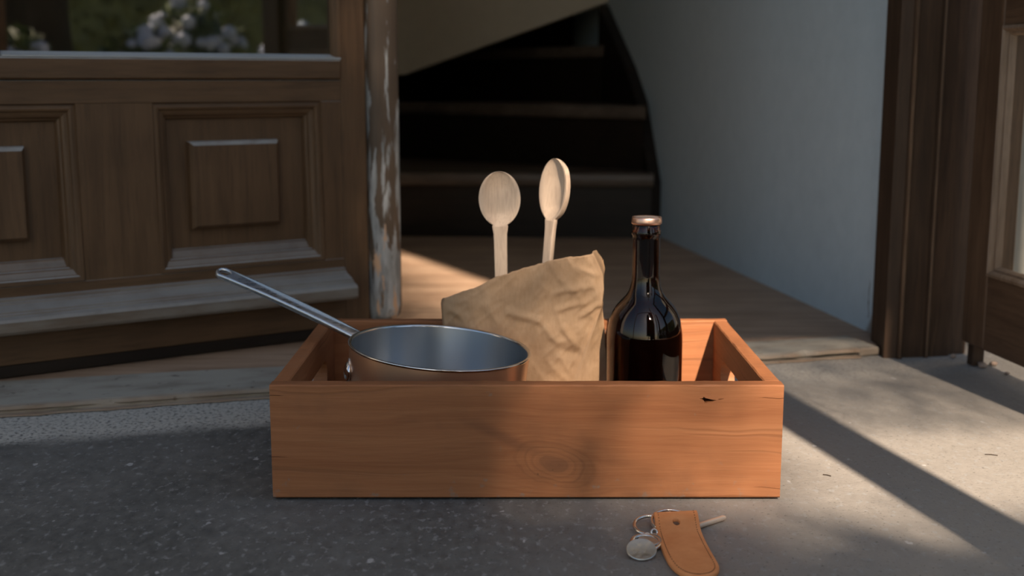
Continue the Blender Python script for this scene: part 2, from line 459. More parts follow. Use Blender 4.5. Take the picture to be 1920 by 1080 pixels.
fl = [dl(-1.6, .02), dl(.05, .02), (.53, 1.74, 0), (.60, 6.2, 0), (-2.2, 6.2, 0), dl(-2.2, .02)]
tag(prism('floor', [(p[0], p[1]) for p in fl], .002, .012, floor_wood), 'dark brown wooden floor inside the doorway', kind='structure')

# interior right wall (pale blue grey), leaning back to the left
W0 = Vector((.5247, 1.738)); WD = Vector((.3492 - .5247, 2.8472 - 1.738)).normalized(); WN = Vector((WD.y, -WD.x))
wl = [W0, W0 + WD * 4.4, W0 + WD * 4.4 + WN * .12, W0 + WN * .12]
tag(prism('wall_right', [(p.x, p.y) for p in wl], 0, 2.5, plaster_blue), 'pale blue grey plaster wall inside, right of the stairs', kind='structure')
tag(box('wall_left', -2.0, -1.9, 1.2, 6.2, 0, 2.5, plaster_buff, bev=0), 'buff plaster wall on the left inside', kind='structure')
tag(box('wall_back', -2.0, .9, 6.1, 6.2, 0, 2.5, plaster_buff, bev=0), 'buff plaster wall behind the stairs', kind='structure')
tag(prism('ceiling', [dl(-2.5, .1)[:2], dl(.6, .1)[:2], (.9, 6.2), (-2.2, 6.2)], 2.5, 2.6, plaster_buff), 'plaster ceiling inside the house', kind='structure')
# sloping plaster wall under the upper flight
tag(prism('wall_upper', [(-2.0, .384), (-.42, .384), (-.2957, .3886), (.2524, .5804), (.265, .585), (.265, 2.5), (-2.0, 2.5)], 3.4, 3.5, plaster_buff, axis='y'),
    'plaster wall with a sloping lower edge above the dark stairs', kind='structure')
# house front either side of the door and above it
def front(name, s0, s1, z0, z1, t0, t1, label):
    tag(prism(name, [dl(s0, t0)[:2], dl(s1, t0)[:2], dl(s1, t1)[:2], dl(s0, t1)[:2]], z0, z1, plaster_out), label, kind='structure')
front('wall_front', .11, 4.0, 0, 3.6, .03, .09, 'pale plaster house front right of the door')
front('wall_front_left', -5, -1.55, 0, 3.6, .03, .15, 'pale plaster house front left of the door')
front('wall_front_above', -1.55, .11, 1.66, 3.6, .03, .15, 'pale plaster house front above the door')

# staircase ----------------------------------------------------------------
st = empty('staircase', (0, 2.85, .012), label='dark wooden winder staircase rising behind the doorway', cat='stairs')
Z0 = .012; RISE = .151
# first nosing passes (-.256,2.876) and (-.071,2.732); second (-.295,3.383) and (.131,3.037)
L1 = lambda x: 2.845 - .07 * (x + .16)
L2 = lambda x: 3.383 + (x + .2953) * (3.0366 - 3.3829) / .4259
L3 = lambda x: 3.70 + (x + .0474) * (3.30 - 3.70) / .2446 * .8
LS = [L1, L2, L3, lambda x: L3(x) + .30, lambda x: L3(x) + .55, lambda x: L3(x) + .8]
def wx(y, off=.031): return W0.x + (y - W0.y) / WD.y * WD.x - off
def right_end(f):
    y = 3.0
    for _ in range(40): y = .5 * y + .5 * f(wx(y))
    return wx(y), y
XL = -.9
for i, f in enumerate(LS):
    z = RISE * (i + 1)
    g = LS[i+1] if i + 1 < len(LS) else (lambda x: f(x) + .35)
    (xf, yf), (xb, yb) = right_end(f), right_end(lambda x: g(x) + .03)
    pr = [(0, -.03), (-.004, -.026), (-.006, -.015), (-.004, -.004), (0, 0)]
    rows = [[(XL, f(XL) - 2.85 + a, z + c) for a, c in pr] + [(XL, g(XL) - 2.82, z), (XL, g(XL) - 2.82, z - .03)],
            [(xf, yf - 2.85 + a, z + c) for a, c in pr] + [(xb, yb - 2.85, z), (xb, yb - 2.85, z - .03)]]
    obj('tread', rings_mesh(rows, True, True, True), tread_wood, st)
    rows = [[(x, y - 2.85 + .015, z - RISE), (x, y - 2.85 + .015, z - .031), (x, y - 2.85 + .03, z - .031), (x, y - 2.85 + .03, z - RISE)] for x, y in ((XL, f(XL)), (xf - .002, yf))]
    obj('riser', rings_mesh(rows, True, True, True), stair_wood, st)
# wall string: dark board rising along the right wall
def wp(y, off): k = (y - W0.y) / WD.y; p = W0 + WD * k - WN * off; return p
sp = [(2.856, .0), (2.856, .1297), (2.985, .311), (3.10, .395), (3.397, .5605), (3.397, 0)]
b = bmesh.new()
fa = [b.verts.new((wp(y, .028).x, wp(y, .028).y - 2.85, z)) for y, z in sp]
fb = [b.verts.new((wp(y, .001).x, wp(y, .001).y - 2.85, z)) for y, z in sp]
for i in range(len(sp)):
    j = (i + 1) % len(sp); b.faces.new((fa[i], fa[j], fb[j], fb[i]))
b.faces.new(fa); b.faces.new(fb[::-1])
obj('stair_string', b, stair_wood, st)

# threshold ------------------------------------------------------------------
def threshold(name, s0, s1, nseg, label, hz=.0135, seed=0):
    e = empty(name, dl(0, 0), (0, 0, TH), kind='structure'); tag(e, label)
    rows = []
    for i in range(nseg + 1):
        s = s0 + (s1 - s0) * i / nseg
        nz = lambda k, f: noise.noise((s * f, k + seed, 1.7))
        e1 = .0045 * nz(0, 14) + .0045 * nz(3, 45); e2 = .004 * nz(6, 20) + .003 * nz(9, 60)
        z1 = hz + .001 * nz(12, 9)
        chip = max(0, 1 - abs(s + .16) / .035) * .5 * (1 + nz(15, 40)) + max(0, 1 - abs(s + .115) / .02) * .6
        und = (.006 + .012 * max(0, nz(18, 12) + .25)) * (1 if s > -.6 else .35)
        bk = .125 - .05 * (s + 1.15) / 1.15 if s < 0 else .075
        rows.append([(s, bk, .001), (s, bk, z1), (s, .03, z1), (s, .006 + e1 + chip * .012, z1 - .0003),
                     (s, .001 + e1 + chip * .013, z1 - .0015 - chip * .004), (s, .000 + e1 + chip * .008, z1 * .62 - chip * .003), (s, und + e2 * .5, z1 * .45),
                     (s, und + e2 * .5, z1 * .27), (s, -.002 + e2, z1 * .2), (s, -.003 + e2, .001)])
    obj('step_board', rings_mesh(rows, True, True, True), thr_wood, e)
    return e
tr = threshold('trim_1', -1.6, -.036, 260, 'weathered grey wooden door step with a chipped front edge')
blk = bmesh.new(); add_box(blk, -.034, -.003, .003, .085, .001, .0125, .002)
obj('end_block', blk, thr_wood, tr)

# right door frame post --------------------------------------------------------
jp = [(.5088, 1.640), (.5250, 1.6385), (.5268, 1.6335), (.5300, 1.6330), (.5325, 1.6362), (.5345, 1.6440), (.5640, 1.6470), (.5660, 1.6415), (.5690, 1.6410), (.5725, 1.6480), (.6020, 1.6530), (.6040, 1.662), (.6300, 1.668), (.6300, 1.740), (.5200, 1.737), (.5080, 1.700)]
jb = empty('trim_2', (.56, 1.66, 0), kind='structure'); tag(jb, 'dark moulded wooden door post on the right of the doorway')
prism('door_post', [(x - .56, y - 1.66) for x, y in jp], 0, 1.66, frame_z, jb)
for pp in ([(.5262, 1.6345), (.5275, 1.6322), (.5298, 1.6322), (.5312, 1.6345), (.529, 1.640)], [(.5658, 1.6425), (.5668, 1.6405), (.5684, 1.6402), (.5696, 1.6420), (.568, 1.647)]):
    prism('bead', [(x - .56, y - 1.66) for x, y in pp], .002, 2.0 - .35, edge_wood, jb)
prism('head_rail', [(p[0] - .56, p[1] - 1.66) for p in (dl(-1.55, .0), dl(-.005, .0), dl(-.005, .1), dl(-1.55, .1))], 1.57, 1.659, frame_z, jb)
prism('hinge_post', [(p[0] - .56, p[1] - 1.66) for p in (dl(-1.55, .0), dl(-1.485, .0), dl(-1.485, .1), dl(-1.55, .1))], 0, 1.57, frame_z, jb)

# ------------------------------------------------------------------ left door leaf
LA = R(33.47)
d1 = empty('door_1', (-.6271, 1.4649, 0), (0, 0, LA), kind='structure'); tag(d1, 'brown panelled wooden door leaf with glass, standing ajar on the left')
T = .036
ZB, ZT = .03, 1.56
box('stile', -.335, -.222, 0, T, ZB, ZT, door_z, d1)
box('stile', .4665, .5055, 0, T, ZB, ZT, door_z, d1)
box('stile', .108, .203, 0, T, .1267, .3469, door_z, d1, bev=0)
box('rail', -.222, .4665, 0, T, ZB, .1266, door_x, d1, bev=.0004)
box('rail', -.222, .4665, 0, T, .347, .3755, door_x, d1, bev=.0006)
box('glazing_rail', -.222, .4665, -.0045, T, .3768, .4035, door_x, d1, bev=.002)
box('rail', -.222, .4665, 0, T, 1.44, ZT, door_x, d1)
box('glazing_bar', -.004, .026, .003, T - .004, .4035, 1.44, door_z, d1, bev=.003)
# sloping bead along the foot of the glass and beads up its sides
prism('glazing_bead', [(-.004, .4036), (-.004, .4056), (.004, .4076), (.012, .4105), (.012, .4036)], .026, .4665, sky_bead, d1, axis='x')
prism('glazing_bead', [(-.004, .4036), (-.004, .4056), (.004, .4076), (.012, .4105), (.012, .4036)], -.222, -.004, sky_bead, d1, axis='x')
prism('glazing_bead', [(.4665, -.003), (.4625, -.002), (.4585, .004), (.4575, .012), (.4665, .012)], .4065, 1.44, door_z, d1, axis='z')
box('glass_pane', .022, .4660, .0125, .0165, .404, 1.441, pane_dark, d1, bev=0)
box('glass_pane', -.2215, .000, .0125, .0165, .404, 1.441, pane_dark, d1, bev=0)

MP = [(0, 0), (.0015, -.0045), (.0055, -.006), (.0085, -.0035), (.0095, .001), (.0135, .0035), (.0175, .006), (.0190, .011), (.0215, .0125), (.0225, .0185), (.0, .0185)]
MB_ = [(0, 0), (.0010, -.0020), (.0060, -.0015), (.0075, .0010), (.0085, .0012), (.0150, .0050), (.0165, .0054), (.0175, .0085), (.0185, .0088), (.0270, .0135), (.0285, .0140), (.0290, .0185), (.0, .0185)]
ML_ = [(0, 0), (.0012, .0030), (.0060, .0022), (.0085, .0030), (.0098, .0065), (.0135, .0072), (.0160, .0085), (.0175, .0120), (.0200, .0132), (.0215, .0160), (.0218, .0170), (.0220, .0185), (.0, .0185)]
def moulding(x0, x1, z0, z1, par):
    cx, cz = (x0 + x1) / 2, (z0 + z1) / 2
    for side in range(4):
        rows = []
        for end in (0, 1):
            ring = []
            for (il, yl), (ib, yb2) in zip(ML_, MB_):      # the bottom strip is wider and flatter than the others
                a0, a1, b0, b1 = x0 + il, x1 - il, z0 + ib, z1 - il
                y = yb2 if side == 0 else yl
                if side in (1, 3) and (side + end) % 4 in (0, 1): y = yb2
                c = [(a0, b0), (a1, b0), (a1, b1), (a0, b1)][(side + end) % 4]
                ring.append((c[0], y, c[1]))
            rows.append(ring)
        o = obj('moulding', rings_mesh(rows, True, True, True), door_x if side in (0, 2) else door_z, par)
def field(x0, x1, z0, z1, y0, y1, par):
    b = bmesh.new(); q = .0055
    rows = [[(x0, y0, z0), (x1, y0, z0), (x1, y0, z1), (x0, y0, z1)], [(x0+.001, y1+.006, z0+.001), (x1-.001, y1+.006, z0+.001), (x1-.001, y1+.006, z1-.001), (x0+.001, y1+.006, z1-.001)],
            [(x0+q, y1, z0+q), (x1-q, y1, z0+q), (x1-q, y1, z1-q), (x0+q, y1, z1-q)]]
    obj('raised_field', rings_mesh(rows, True, True, True), door_z, par)
for x0, x1 in ((.203, .437), (-.126, .108)):
    box('panel', x0 - .004, x1 + .004, .0185, .030, .123, .351, door_z, d1, bev=0)
    moulding(x0, x1, .1266, .347, d1)
    field(x0 + .048, x1 - .060, .180, .2965, .0186, .0035, d1)
box('stile', .437, .4664, 0, T, .1267, .3469, door_z, d1, bev=.0004)
box('stile', -.2219, -.126, 0, T, .1267, .3469, door_z, d1, bev=.0004)
WB = [(0, .1140), (-.0055, .1130), (-.0065, .1095), (-.0105, .1082), (-.0112, .1068), (-.0285, .1008), (-.0290, .0992), (-.0325, .0980), (-.0330, .0965), (-.0415, .0940), (-.0445, .0905), (-.0445, .0790), (-.0425, .0755), (-.018, .0700), (0, .0700)]
box('under_door_shade', -.330, .50, .003, .030, .0138, .0298, stair_wood, d1, bev=.001)  # dark strip added to stand for the shade under the door
prism('drip_board', WB, -.335, .4655, sill_wood, d1, axis='x')
# worn rounded strip along the free edge
AS = [(.5080, .010)] + [(.532 + .0235 * math.cos(PI - PI * k / 10), -.002 - .0135 * math.sin(PI * k / 10)) for k in range(11)] + [(.5560, .034), (.5080, .034)]
b = bmesh.new()
rows = []
for z, sh in ((.034, .70), (.040, .9), (.052, 1), (.4, 1), (1.2, 1), (ZT, 1)):
    rows.append([(.532 + (x - .532) * (1 - (1 - sh) * .35), y * sh + (1 - sh) * .012, z) for x, y in AS])
obj('edge_strip', rings_mesh(rows, True, True, True), peel_wood, d1, auto=40)
box('rebate', .5056, .5100, .006, .030, ZB + .004, ZT, frame_z, d1, bev=0)

# ------------------------------------------------------------------ right door leaf, opened outwards
d2 = empty('door_2', (.6040, 1.6105, 0), (0, 0, R(-82.79)), kind='structure'); tag(d2, 'brown wooden door leaf with glass, folded open towards the viewer on the right')
RL = .62
box('stile', -.004, .0545, 0, T, .03, 1.56, leaf_z, d2, bev=.002)
box('stile', RL - .06, RL, 0, T, .03, 1.56, leaf_z, d2, bev=.002)
box('rail', .0550, RL - .0605, .0005, T - .0005, .03, .1275, leaf_x, d2, bev=.001)
box('rail', .0550, RL - .0605, .0005, T - .0005, .4425, .485, leaf_x, d2, bev=.001)
box('rail', .0550, RL - .0605, .0005, T - .0005, 1.44, 1.56, leaf_x, d2, bev=.001)
BD = [(0, -.002), (.004, -.0035), (.0065, -.001), (.0075, .003), (.0105, .0035), (.0125, .009), (.0125, .012), (0, .012)]
for z0, z1 in ((.1275, .4425), (.485, 1.44)):
    x0, x1 = .0545, RL - .06
    for side in range(4):
        rows = []
        for end in (0, 1):
            ring = []
            for ins, y in BD:
                c = [(x0 + ins, z0 + ins), (x1 - ins, z0 + ins), (x1 - ins, z1 - ins), (x0 + ins, z1 - ins)][(side + end) % 4]
                ring.append((c[0], y, c[1]))
            rows.append(ring)
        obj('glazing_bead', rings_mesh(rows, True, True, True), bead_wood, d2)
    box('glass_pane', x0, x1, .0125, .0155, z0, z1, pane_thin, d2, bev=0)
box('edge_strip', RL - .045, RL + .004, -.016, -.0002, .034, 1.56, leaf_z, d2, bev=.005, seg=3)  # unseen strip added to widen the leaf's shadow over the door post
# foot of the hinge below the leaf
b = bmesh.new(); add_box(b, .004, .020, .006, .022, .0, .03, .001)
obj('hinge_foot', b, frame_z, d2)

# rubble in the corner by the frame
def pebble(x, y, r, label, mat, sd):
    b = bmesh.new(); bmesh.ops.create_icosphere(b, subdivisions=2, radius=1)
    for v in b.verts:
        k = 1 + .35 * noise.noise(v.co * 1.3 + Vector((sd, 0, 0)))
        v.co = Vector((v.co.x * r * 1.25 * k, v.co.y * r * k, v.co.z * r * .7 * k))
    zm = min(v.co.z for v in b.verts)
    for v in b.verts: v.co.z -= zm
    o = obj('pebble', b, mat, smooth=False); o.location = (x, y, 0.0); o.rotation_euler = (0, 0, sd)
    return tag(o, label, 'pebble')
crumb = plaster('mortar crumb', (.30, .22, .17, 1), (.42, .33, .26, 1))
pebble(.6235, 1.585, .0062, 'largest mortar crumb beside the open right door leaf', crumb, 1.3)
pebble(.6420, 1.595, .0045, 'second mortar crumb under the right door leaf, right of the largest', crumb, 2.9)
pebble(.6040, 1.640, .0040, 'reddish mortar crumb at the foot of the right door post', crumb, 4.4)
pebble(.640, 1.545, .0028, 'small pinkish crumb on the sunlit ground in front of the right leaf', crumb, 5.1)

# ------------------------------------------------------------------ wooden crate
CX, CY = .0131, 1.2202
crate = empty('wooden_crate', (CX, CY, 0), label='orange brown wooden crate with a knotty front board, standing on the concrete', cat='crate')
hx, y0, y1 = .2300, 1.0655 - CY, 1.3749 - CY
CT, CB = .1075, .0022
TF, TS = .0165, .0150
def board(name, x0, x1, ya, yb, z0, z1, mat, axis, sd):
    """a board with slightly uneven edges"""
    b = bmesh.new()
    n = 60
    rows = []
    lo, hi = (x0, x1) if axis == 'x' else (ya, yb)
    for i in range(n + 1):
        a = lo + (hi - lo) * i / n
        e = lambda k: .0006 * noise.noise((a * 40, k, sd)) + .0004 * noise.noise((a * 140, k, sd))
        c = .0012
        p = (ya, yb) if axis == 'x' else (x0, x1)
        ring = [(p[0], z0 + c), (p[0] + c, z0), (p[1] - c, z0), (p[1], z0 + c), (p[1], z1 - c + e(3)), (p[1] - c, z1 + e(2)), (p[0] + c, z1 + e(1)), (p[0], z1 - c + e(0))]
        rows.append([(a, q, z) if axis == 'x' else (q, a, z) for q, z in ring])
    return obj(name, rings_mesh(rows, True, True, True), mat, crate)
fb = board('front_board', -hx, hx, y0, y0 + TF, CB, CT, crate_front, 'x', 1)
bb = board('back_board', -hx, hx, y1 - .0140, y1, CB, CT, crate_x, 'x', 2)
sides = [board('side_board', -hx, -hx + TS, y0 + TF + .0002, y1 - .0142, CB, CT, crate_y, 'y', 3), board('side_board', hx - TS, hx, y0 + TF + .0002, y1 - .0142, CB, CT, crate_y, 'y', 4)]
box('base_board', -hx + TS + .0002, hx - TS - .0002, y0 + TF + .0002, y1 - .0142, .004, .0130, crate_x, crate, bev=0)
for xx in (-.19, .19):
    box('runner', xx - .012, xx + .012, y0 + .02, y1 - .02, 0, .0041, crate_y, crate, bev=0)
def slot(x):
    ya, yb, za, zb = -.050, .086, .044, .077; r = (zb - za) / 2
    pts = [(yb - r + r * math.sin(PI * k / 10), (za + zb) / 2 - r * math.cos(PI * k / 10)) for k in range(11)] + [(ya + r - r * math.sin(PI * k / 10), (za + zb) / 2 + r * math.cos(PI * k / 10)) for k in range(11)]
    o = prism('cutter', pts, x - .03, x + .03, None, axis='x'); o.parent = crate; return o
bpy.context.view_layer.update()
for s_, x in zip(sides, (-hx + TS / 2, hx - TS / 2)): cut(s_, [slot(x)])
# splintered hole near the top right of the front board, and short end checks
def gash(pts, depth):
    o = prism('cutter', pts, y0 - .005, y0 + depth, None, axis='y'); o.parent = crate; return o
gx_, gz = .1615, .0938
hole = [(-.0075, .0012), (-.004, .0016), (-.003, .0030), (-.0012, .0016), (.002, .0010), (.0045, .0004), (.0085, -.0002), (.0045, -.0016), (.001, -.0020), (-.0022, -.0030), (-.0024, -.0012), (-.0045, .0006)]
cr2 = [(.0090, .0004), (.0115, .0012), (.0160, .0011), (.0115, .0004)]
bpy.context.view_layer.update()
cut(fb, [gash([(gx_ + a, gz + c) for a, c in hole], .0135), gash([(gx_ + a, gz + c) for a, c in cr2], .008),
         gash([(.205, .0955), (.2130, .0962), (.226, .0952), (.231, .0958), (.231, .0953), (.226, .0947), (.213, .0957)], .006),
         gash([(.204, .0125), (.214, .0128), (.222, .0118), (.231, .0108), (.231, .0104), (.222, .0114), (.214, .0123)], .006),
         gash([(-.231, .0985), (-.222, .0982), (-.216, .0978), (-.222, .0978), (-.231, .0980)], .005),
         gash([(-.231, .0412), (-.222, .0410), (-.214, .0406), (-.222, .0406), (-.231, .0407)], .005)])

# ------------------------------------------------------------------ saucepan
RX = Matrix.Rotation(R(4.8), 4, 'Y') @ Matrix.Rotation(R(1.6), 4, 'X')
PH = .0880; PR = .0905
rimc = Vector((-.0722, 1.2030, .1125))
base = rimc - RX @ Vector((0, 0, PH))
pan = empty('saucepan', base, RX.to_euler(), label='copper sided steel lined saucepan with a long handle, tilted inside the crate', cat='saucepan')
ro = lambda z: .0845 + (PR - .0845) * min(1, z / PH) ** .7
prof = [(.0, 0), (.070, 0), (.078, .0015), (.0825, .0055)] + [(ro(z), z) for z in (.011, .02, .035, .05, .065, .078, PH - .0012)]
profo = prof + [(PR - .0008, PH - .0006), (PR - .0011, PH - .0012)] + [(ro(z) - .0012, z) for z in (.078, .065, .05, .035, .02, .012)] + [(.081, .0062), (.077, .0022), (0, .0012)]
def nz0(pr): return [(max(r, .0004), z) for r, z in pr]
obj('body', lathe(nz0(profo), 96), copper, pan, auto=50)
inn = [(PR - .0012, PH - .0020), (PR - .0008, PH - .0002), (PR - .0004, PH + .0007), (PR + .0006, PH + .0009), (PR + .0010, PH + .0002), (PR + .0006, PH - .0008)]
inn2 = [(PR - .0026, PH - .0010)] + [(ro(z) - .0022, z) for z in (.078, .065, .05, .035, .02, .013)] + [(.0795, .0075), (.075, .0040), (.0, .0030)]
obj('lining', lathe(nz0([(PR - .0013, PH - .0022)] + inn2), 96), steel_in, pan, auto=50)
obj('rim', lathe(nz0([(PR - .0026, PH - .0016)] + [(PR - .0024, PH - .0004), (PR - .0010, PH + .0009), (PR + .0008, PH + .0009), (PR + .0013, PH), (PR + .0004, PH - .0016)]), 96), steel_bright, pan, smooth=True)
# handle: from the rim, to the left and a little back, sloping up
HA = R(161)
hd = Vector((math.cos(HA), math.sin(HA), 0))
hl = .176
ol = []
def hw(t): return .0068 + .0013 * t if t < .9 else .0080
for k in range(19): ol.append((hl * k / 18 * .93, -hw(k / 18 * .93)))
for k in range(13): a = -PI / 2 + PI * k / 12; ol.append((hl * .955 + .0082 * math.cos(a), .0081 * math.sin(a)))
for k in range(19): t = (18 - k) / 18 * .93; ol.append((hl * t, hw(t)))
hole_ = [(hl * .945 + .0062 * math.cos(2*PI*k/20), .0038 * math.sin(2*PI*k/20)) for k in range(20)]
me = plate(ol, [hole_], .0062, .0022, 3)
for v in me.vertices:                                  # the bar bows slightly and has a channel along its top
    t = v.co.x / hl
    v.co.z += .010 * (t - t * t) * 1.2
hm = Matrix.Translation(hd * (PR - .001) + Vector((0, 0, PH - .0045))) @ Matrix.Rotation(HA, 4, 'Z') @ Matrix.Rotation(R(-15.0), 4, 'Y') @ Matrix.Rotation(R(-22), 4, 'X')
me.transform(hm)
hnd = link('handle', me, steel, pan, auto=45)
# bracket plate under the handle with its rivets, and the stud on the near side
b = bmesh.new()
rows = []
for a in range(-5, 6):
    ang = HA + a * .018
    rows.append([((r) * math.cos(ang), (r) * math.sin(ang), z) for r, z in ((ro(.05) + .0002, .045), (PR + .0004, PH - .004), (PR + .0022, PH - .004), (ro(.05) + .0022, .045))])
obj('bracket', rings_mesh(rows, True, True, True), steel, pan)
def rivet(ang, z, rad, ht, par, name='rivet'):
    b = lathe([(rad, 0), (rad, ht * .25), (rad * .85, ht * .65), (rad * .5, ht * .92), (.0003, ht)], 20, True, False)
    m = Matrix.Translation(Vector((math.cos(ang), math.sin(ang), 0)) * (ro(z) + .0) + Vector((0, 0, z))) @ Matrix.Rotation(ang, 4, 'Z') @ Matrix.Rotation(PI / 2, 4, 'Y')
    bmesh.ops.transform(b, matrix=m, verts=b.verts)
    return obj(name, b, steel_bright, par, smooth=True)
A2 = R(193)
b = bmesh.new(); rows = []
for a in range(-4, 5):
    ang = A2 + a * .020; zc = .022 * math.sqrt(max(0, 1 - (a / 4.6) ** 2))
    rows.append([(r * math.cos(ang), r * math.sin(ang), .052 + s_ * zc) for r, s_ in ((ro(.052) - .0005, -1), (ro(.052) + .0022, -1), (ro(.052) + .0030, 0), (ro(.052) + .0022, 1), (ro(.052) - .0005, 1))])
obj('bracket', rings_mesh(rows, True, True, True), steel, pan)
rivet(A2, .060, .0105, .0055, pan)
rivet(A2 + .09, .036, .006, .004, pan)

# ------------------------------------------------------------------ bottle
bot = empty('bottle', (.1413, 1.2800, .0131), label='dark amber glass bottle with a copper coloured cap, standing in the crate', cat='bottle')
zb = .0131
BP = [(.0004, .004), (.028, .0035), (.034, 0), (.0370, .002), (.0388, .007)] + [(.0388, z) for z in (.03, .06, .09, .1000)] + \
     [(.0385, .1065), (.0376, .1140), (.0358, .1225), (.0330, .1295), (.0290, .1357), (.0243, .1410), (.0200, .1455), (.0172, .1500), (.0155, .1550), (.0145, .1610), (.0140, .1680), (.0139, .185), (.0138, .2030),
      (.0139, .2070), (.0148, .2082), (.0150, .2105), (.0146, .2125), (.0142, .2135), (.0142, .2195)]
IN = [(.0120, .2195), (.0108, .2100), (.0110, .19), (.0112, .1680), (.0120, .159), (.0136, .1530), (.0165, .1465), (.0210, .1405), (.0262, .1345), (.0302, .1285), (.0330, .1210), (.0350, .1130), (.0358, .1040), (.0360, .09), (.0360, .05), (.0360, .012), (.034, .007), (.0004, .0078)]
SB = lambda P: [(r * 1.0375 if r > .001 else r, z * .903 if z < .1 else 1.041 * z - .0138) for r, z in P]
obj('glass', lathe(SB(BP + IN), 96), amber, bot, smooth=True)
LQ = [(.0004, .0081), (.0337, .0075), (.0358, .013)] + [(r - .0002, z) for r, z in [(.0360, .05), (.0360, .09), (.0358, .1040), (.0350, .1130), (.0330, .1210), (.0302, .1285), (.0262, .1345), (.0210, .1405), (.0165, .1465), (.0136, .1530), (.0120, .159), (.0112, .1680)]] + [(.0109, .1800), (.0004, .1800)]
obj('liquid', lathe(SB(LQ), 64), wine, bot, auto=40)
obj('cap', lathe(SB([(.0146, .2190), (.0152, .2194), (.0154, .2215), (.0152, .2245), (.0146, .2262), (.0134, .2264), (.0126, .2252), (.0004, .2252)]), 64), cap_metal, bot, smooth=True)
obj('cap_disc', lathe(SB([(.0124, .2253), (.0120, .2259), (.0004, .2260)]), 48), cap_grey, bot, auto=40)

# ------------------------------------------------------------------ paper bag
BZ = .0135
bag = empty('paper_bag', (.02, 1.333, BZ), label='crumpled brown paper bag standing in the crate between pan and bottle', cat='bag')
def interp(tab, t):
    for (a, p), (b_, q) in zip(tab, tab[1:]):
        if t <= b_:
            k = (t - a) / (b_ - a) if b_ > a else 0; return p + (q - p) * max(0, k)
    return tab[-1][1]
# by height: front right crease, back right corner, left edge
TRc = [(.0135, .056), (.05, .0656), (.10, .083), (.136, .0965), (.155, .0985), (.170, .0975), (.182, .092), (.195, .0855)]
TRb = [(.0135, .1045), (.05, .1060), (.1185, .0995), (.142, .0970), (.158, .0990), (.174, .1008), (.1935, .0965)]
TL = [(.0135, -.066), (.09, -.072), (.1333, -.0756), (.1438, -.0728)]
TT = [(-.076, .1425), (-.066, .1460), (-.045, .1540), (-.0173, .1680), (.010, .1770), (.0345, .1838), (.060, .1892), (.097, .1938)]
NF, NS, NB, NV = 110, 16, 40, 84
def crumple(p):
    q = Vector((p[0] * 1.0, p[1], p[2]))
    a = noise.noise(q * 22) * .0022
    r1 = 1 - abs(noise.noise(Vector((q.x * 38 + q.z * 30, q.y * 10, q.z * 17 - q.x * 12)) + Vector((3, 1, 7)))) * 2.2
    r2 = 1 - abs(noise.noise(Vector((q.x * 60 - q.z * 55, q.y * 20, q.z * 30)) + Vector((9, 4, 2)))) * 2.0
    r3 = 1 - abs(noise.noise(q * 130 + Vector((1, 8, 5)))) * 2
    return a + max(0, r1) ** 2 * .0014 + max(0, r2) ** 2 * .0009 + max(0, r3) * .0004
# explicit folds seen on the front sheet: ((x0,z0),(x1,z1), height, width)
FOLDS = [((-.005, .128), (.030, .120), .0035, .006), ((.030, .120), (.048, .098), .0040, .006), ((.045, .150), (.085, .158), .0030, .005), ((.050, .132), (.082, .142), .0028, .005),
         ((.094, .139), (.074, .125), .0035, .004), ((.055, .112), (.070, .092), .003, .005), ((-.07, .132), (-.052, .122), .003, .006), ((-.03, .15), (-.01, .10), .0025, .012), ((.03, .175), (.026, .09), .0025, .014),
         ((.070, .178), (.090, .170), .0025, .004), ((.05, .088), (.075, .082), -.003, .008)]
def folds(x, z):
    s_ = 0
    for (ax, az), (bx, bz), h, wd in FOLDS:
        vx, vz = bx - ax, bz - az; L = vx * vx + vz * vz
        k = max(0, min(1, ((x - ax) * vx + (z - az) * vz) / L))
        d = math.hypot(x - ax - k * vx, z - az - k * vz)
        s_ += h * max(0, 1 - d / wd) * (.5 + .5 * math.sin(PI * k) if True else 1)
    return s_
cols = []      # columns around the loop
for i in range(NF): cols.append(('f', i / (NF - 1)))
for i in range(1, NS): cols.append(('s', i / NS))
for i in range(NB): cols.append(('b', i / (NB - 1)))
for i in range(1, NS): cols.append(('l', i / NS))
vv = []
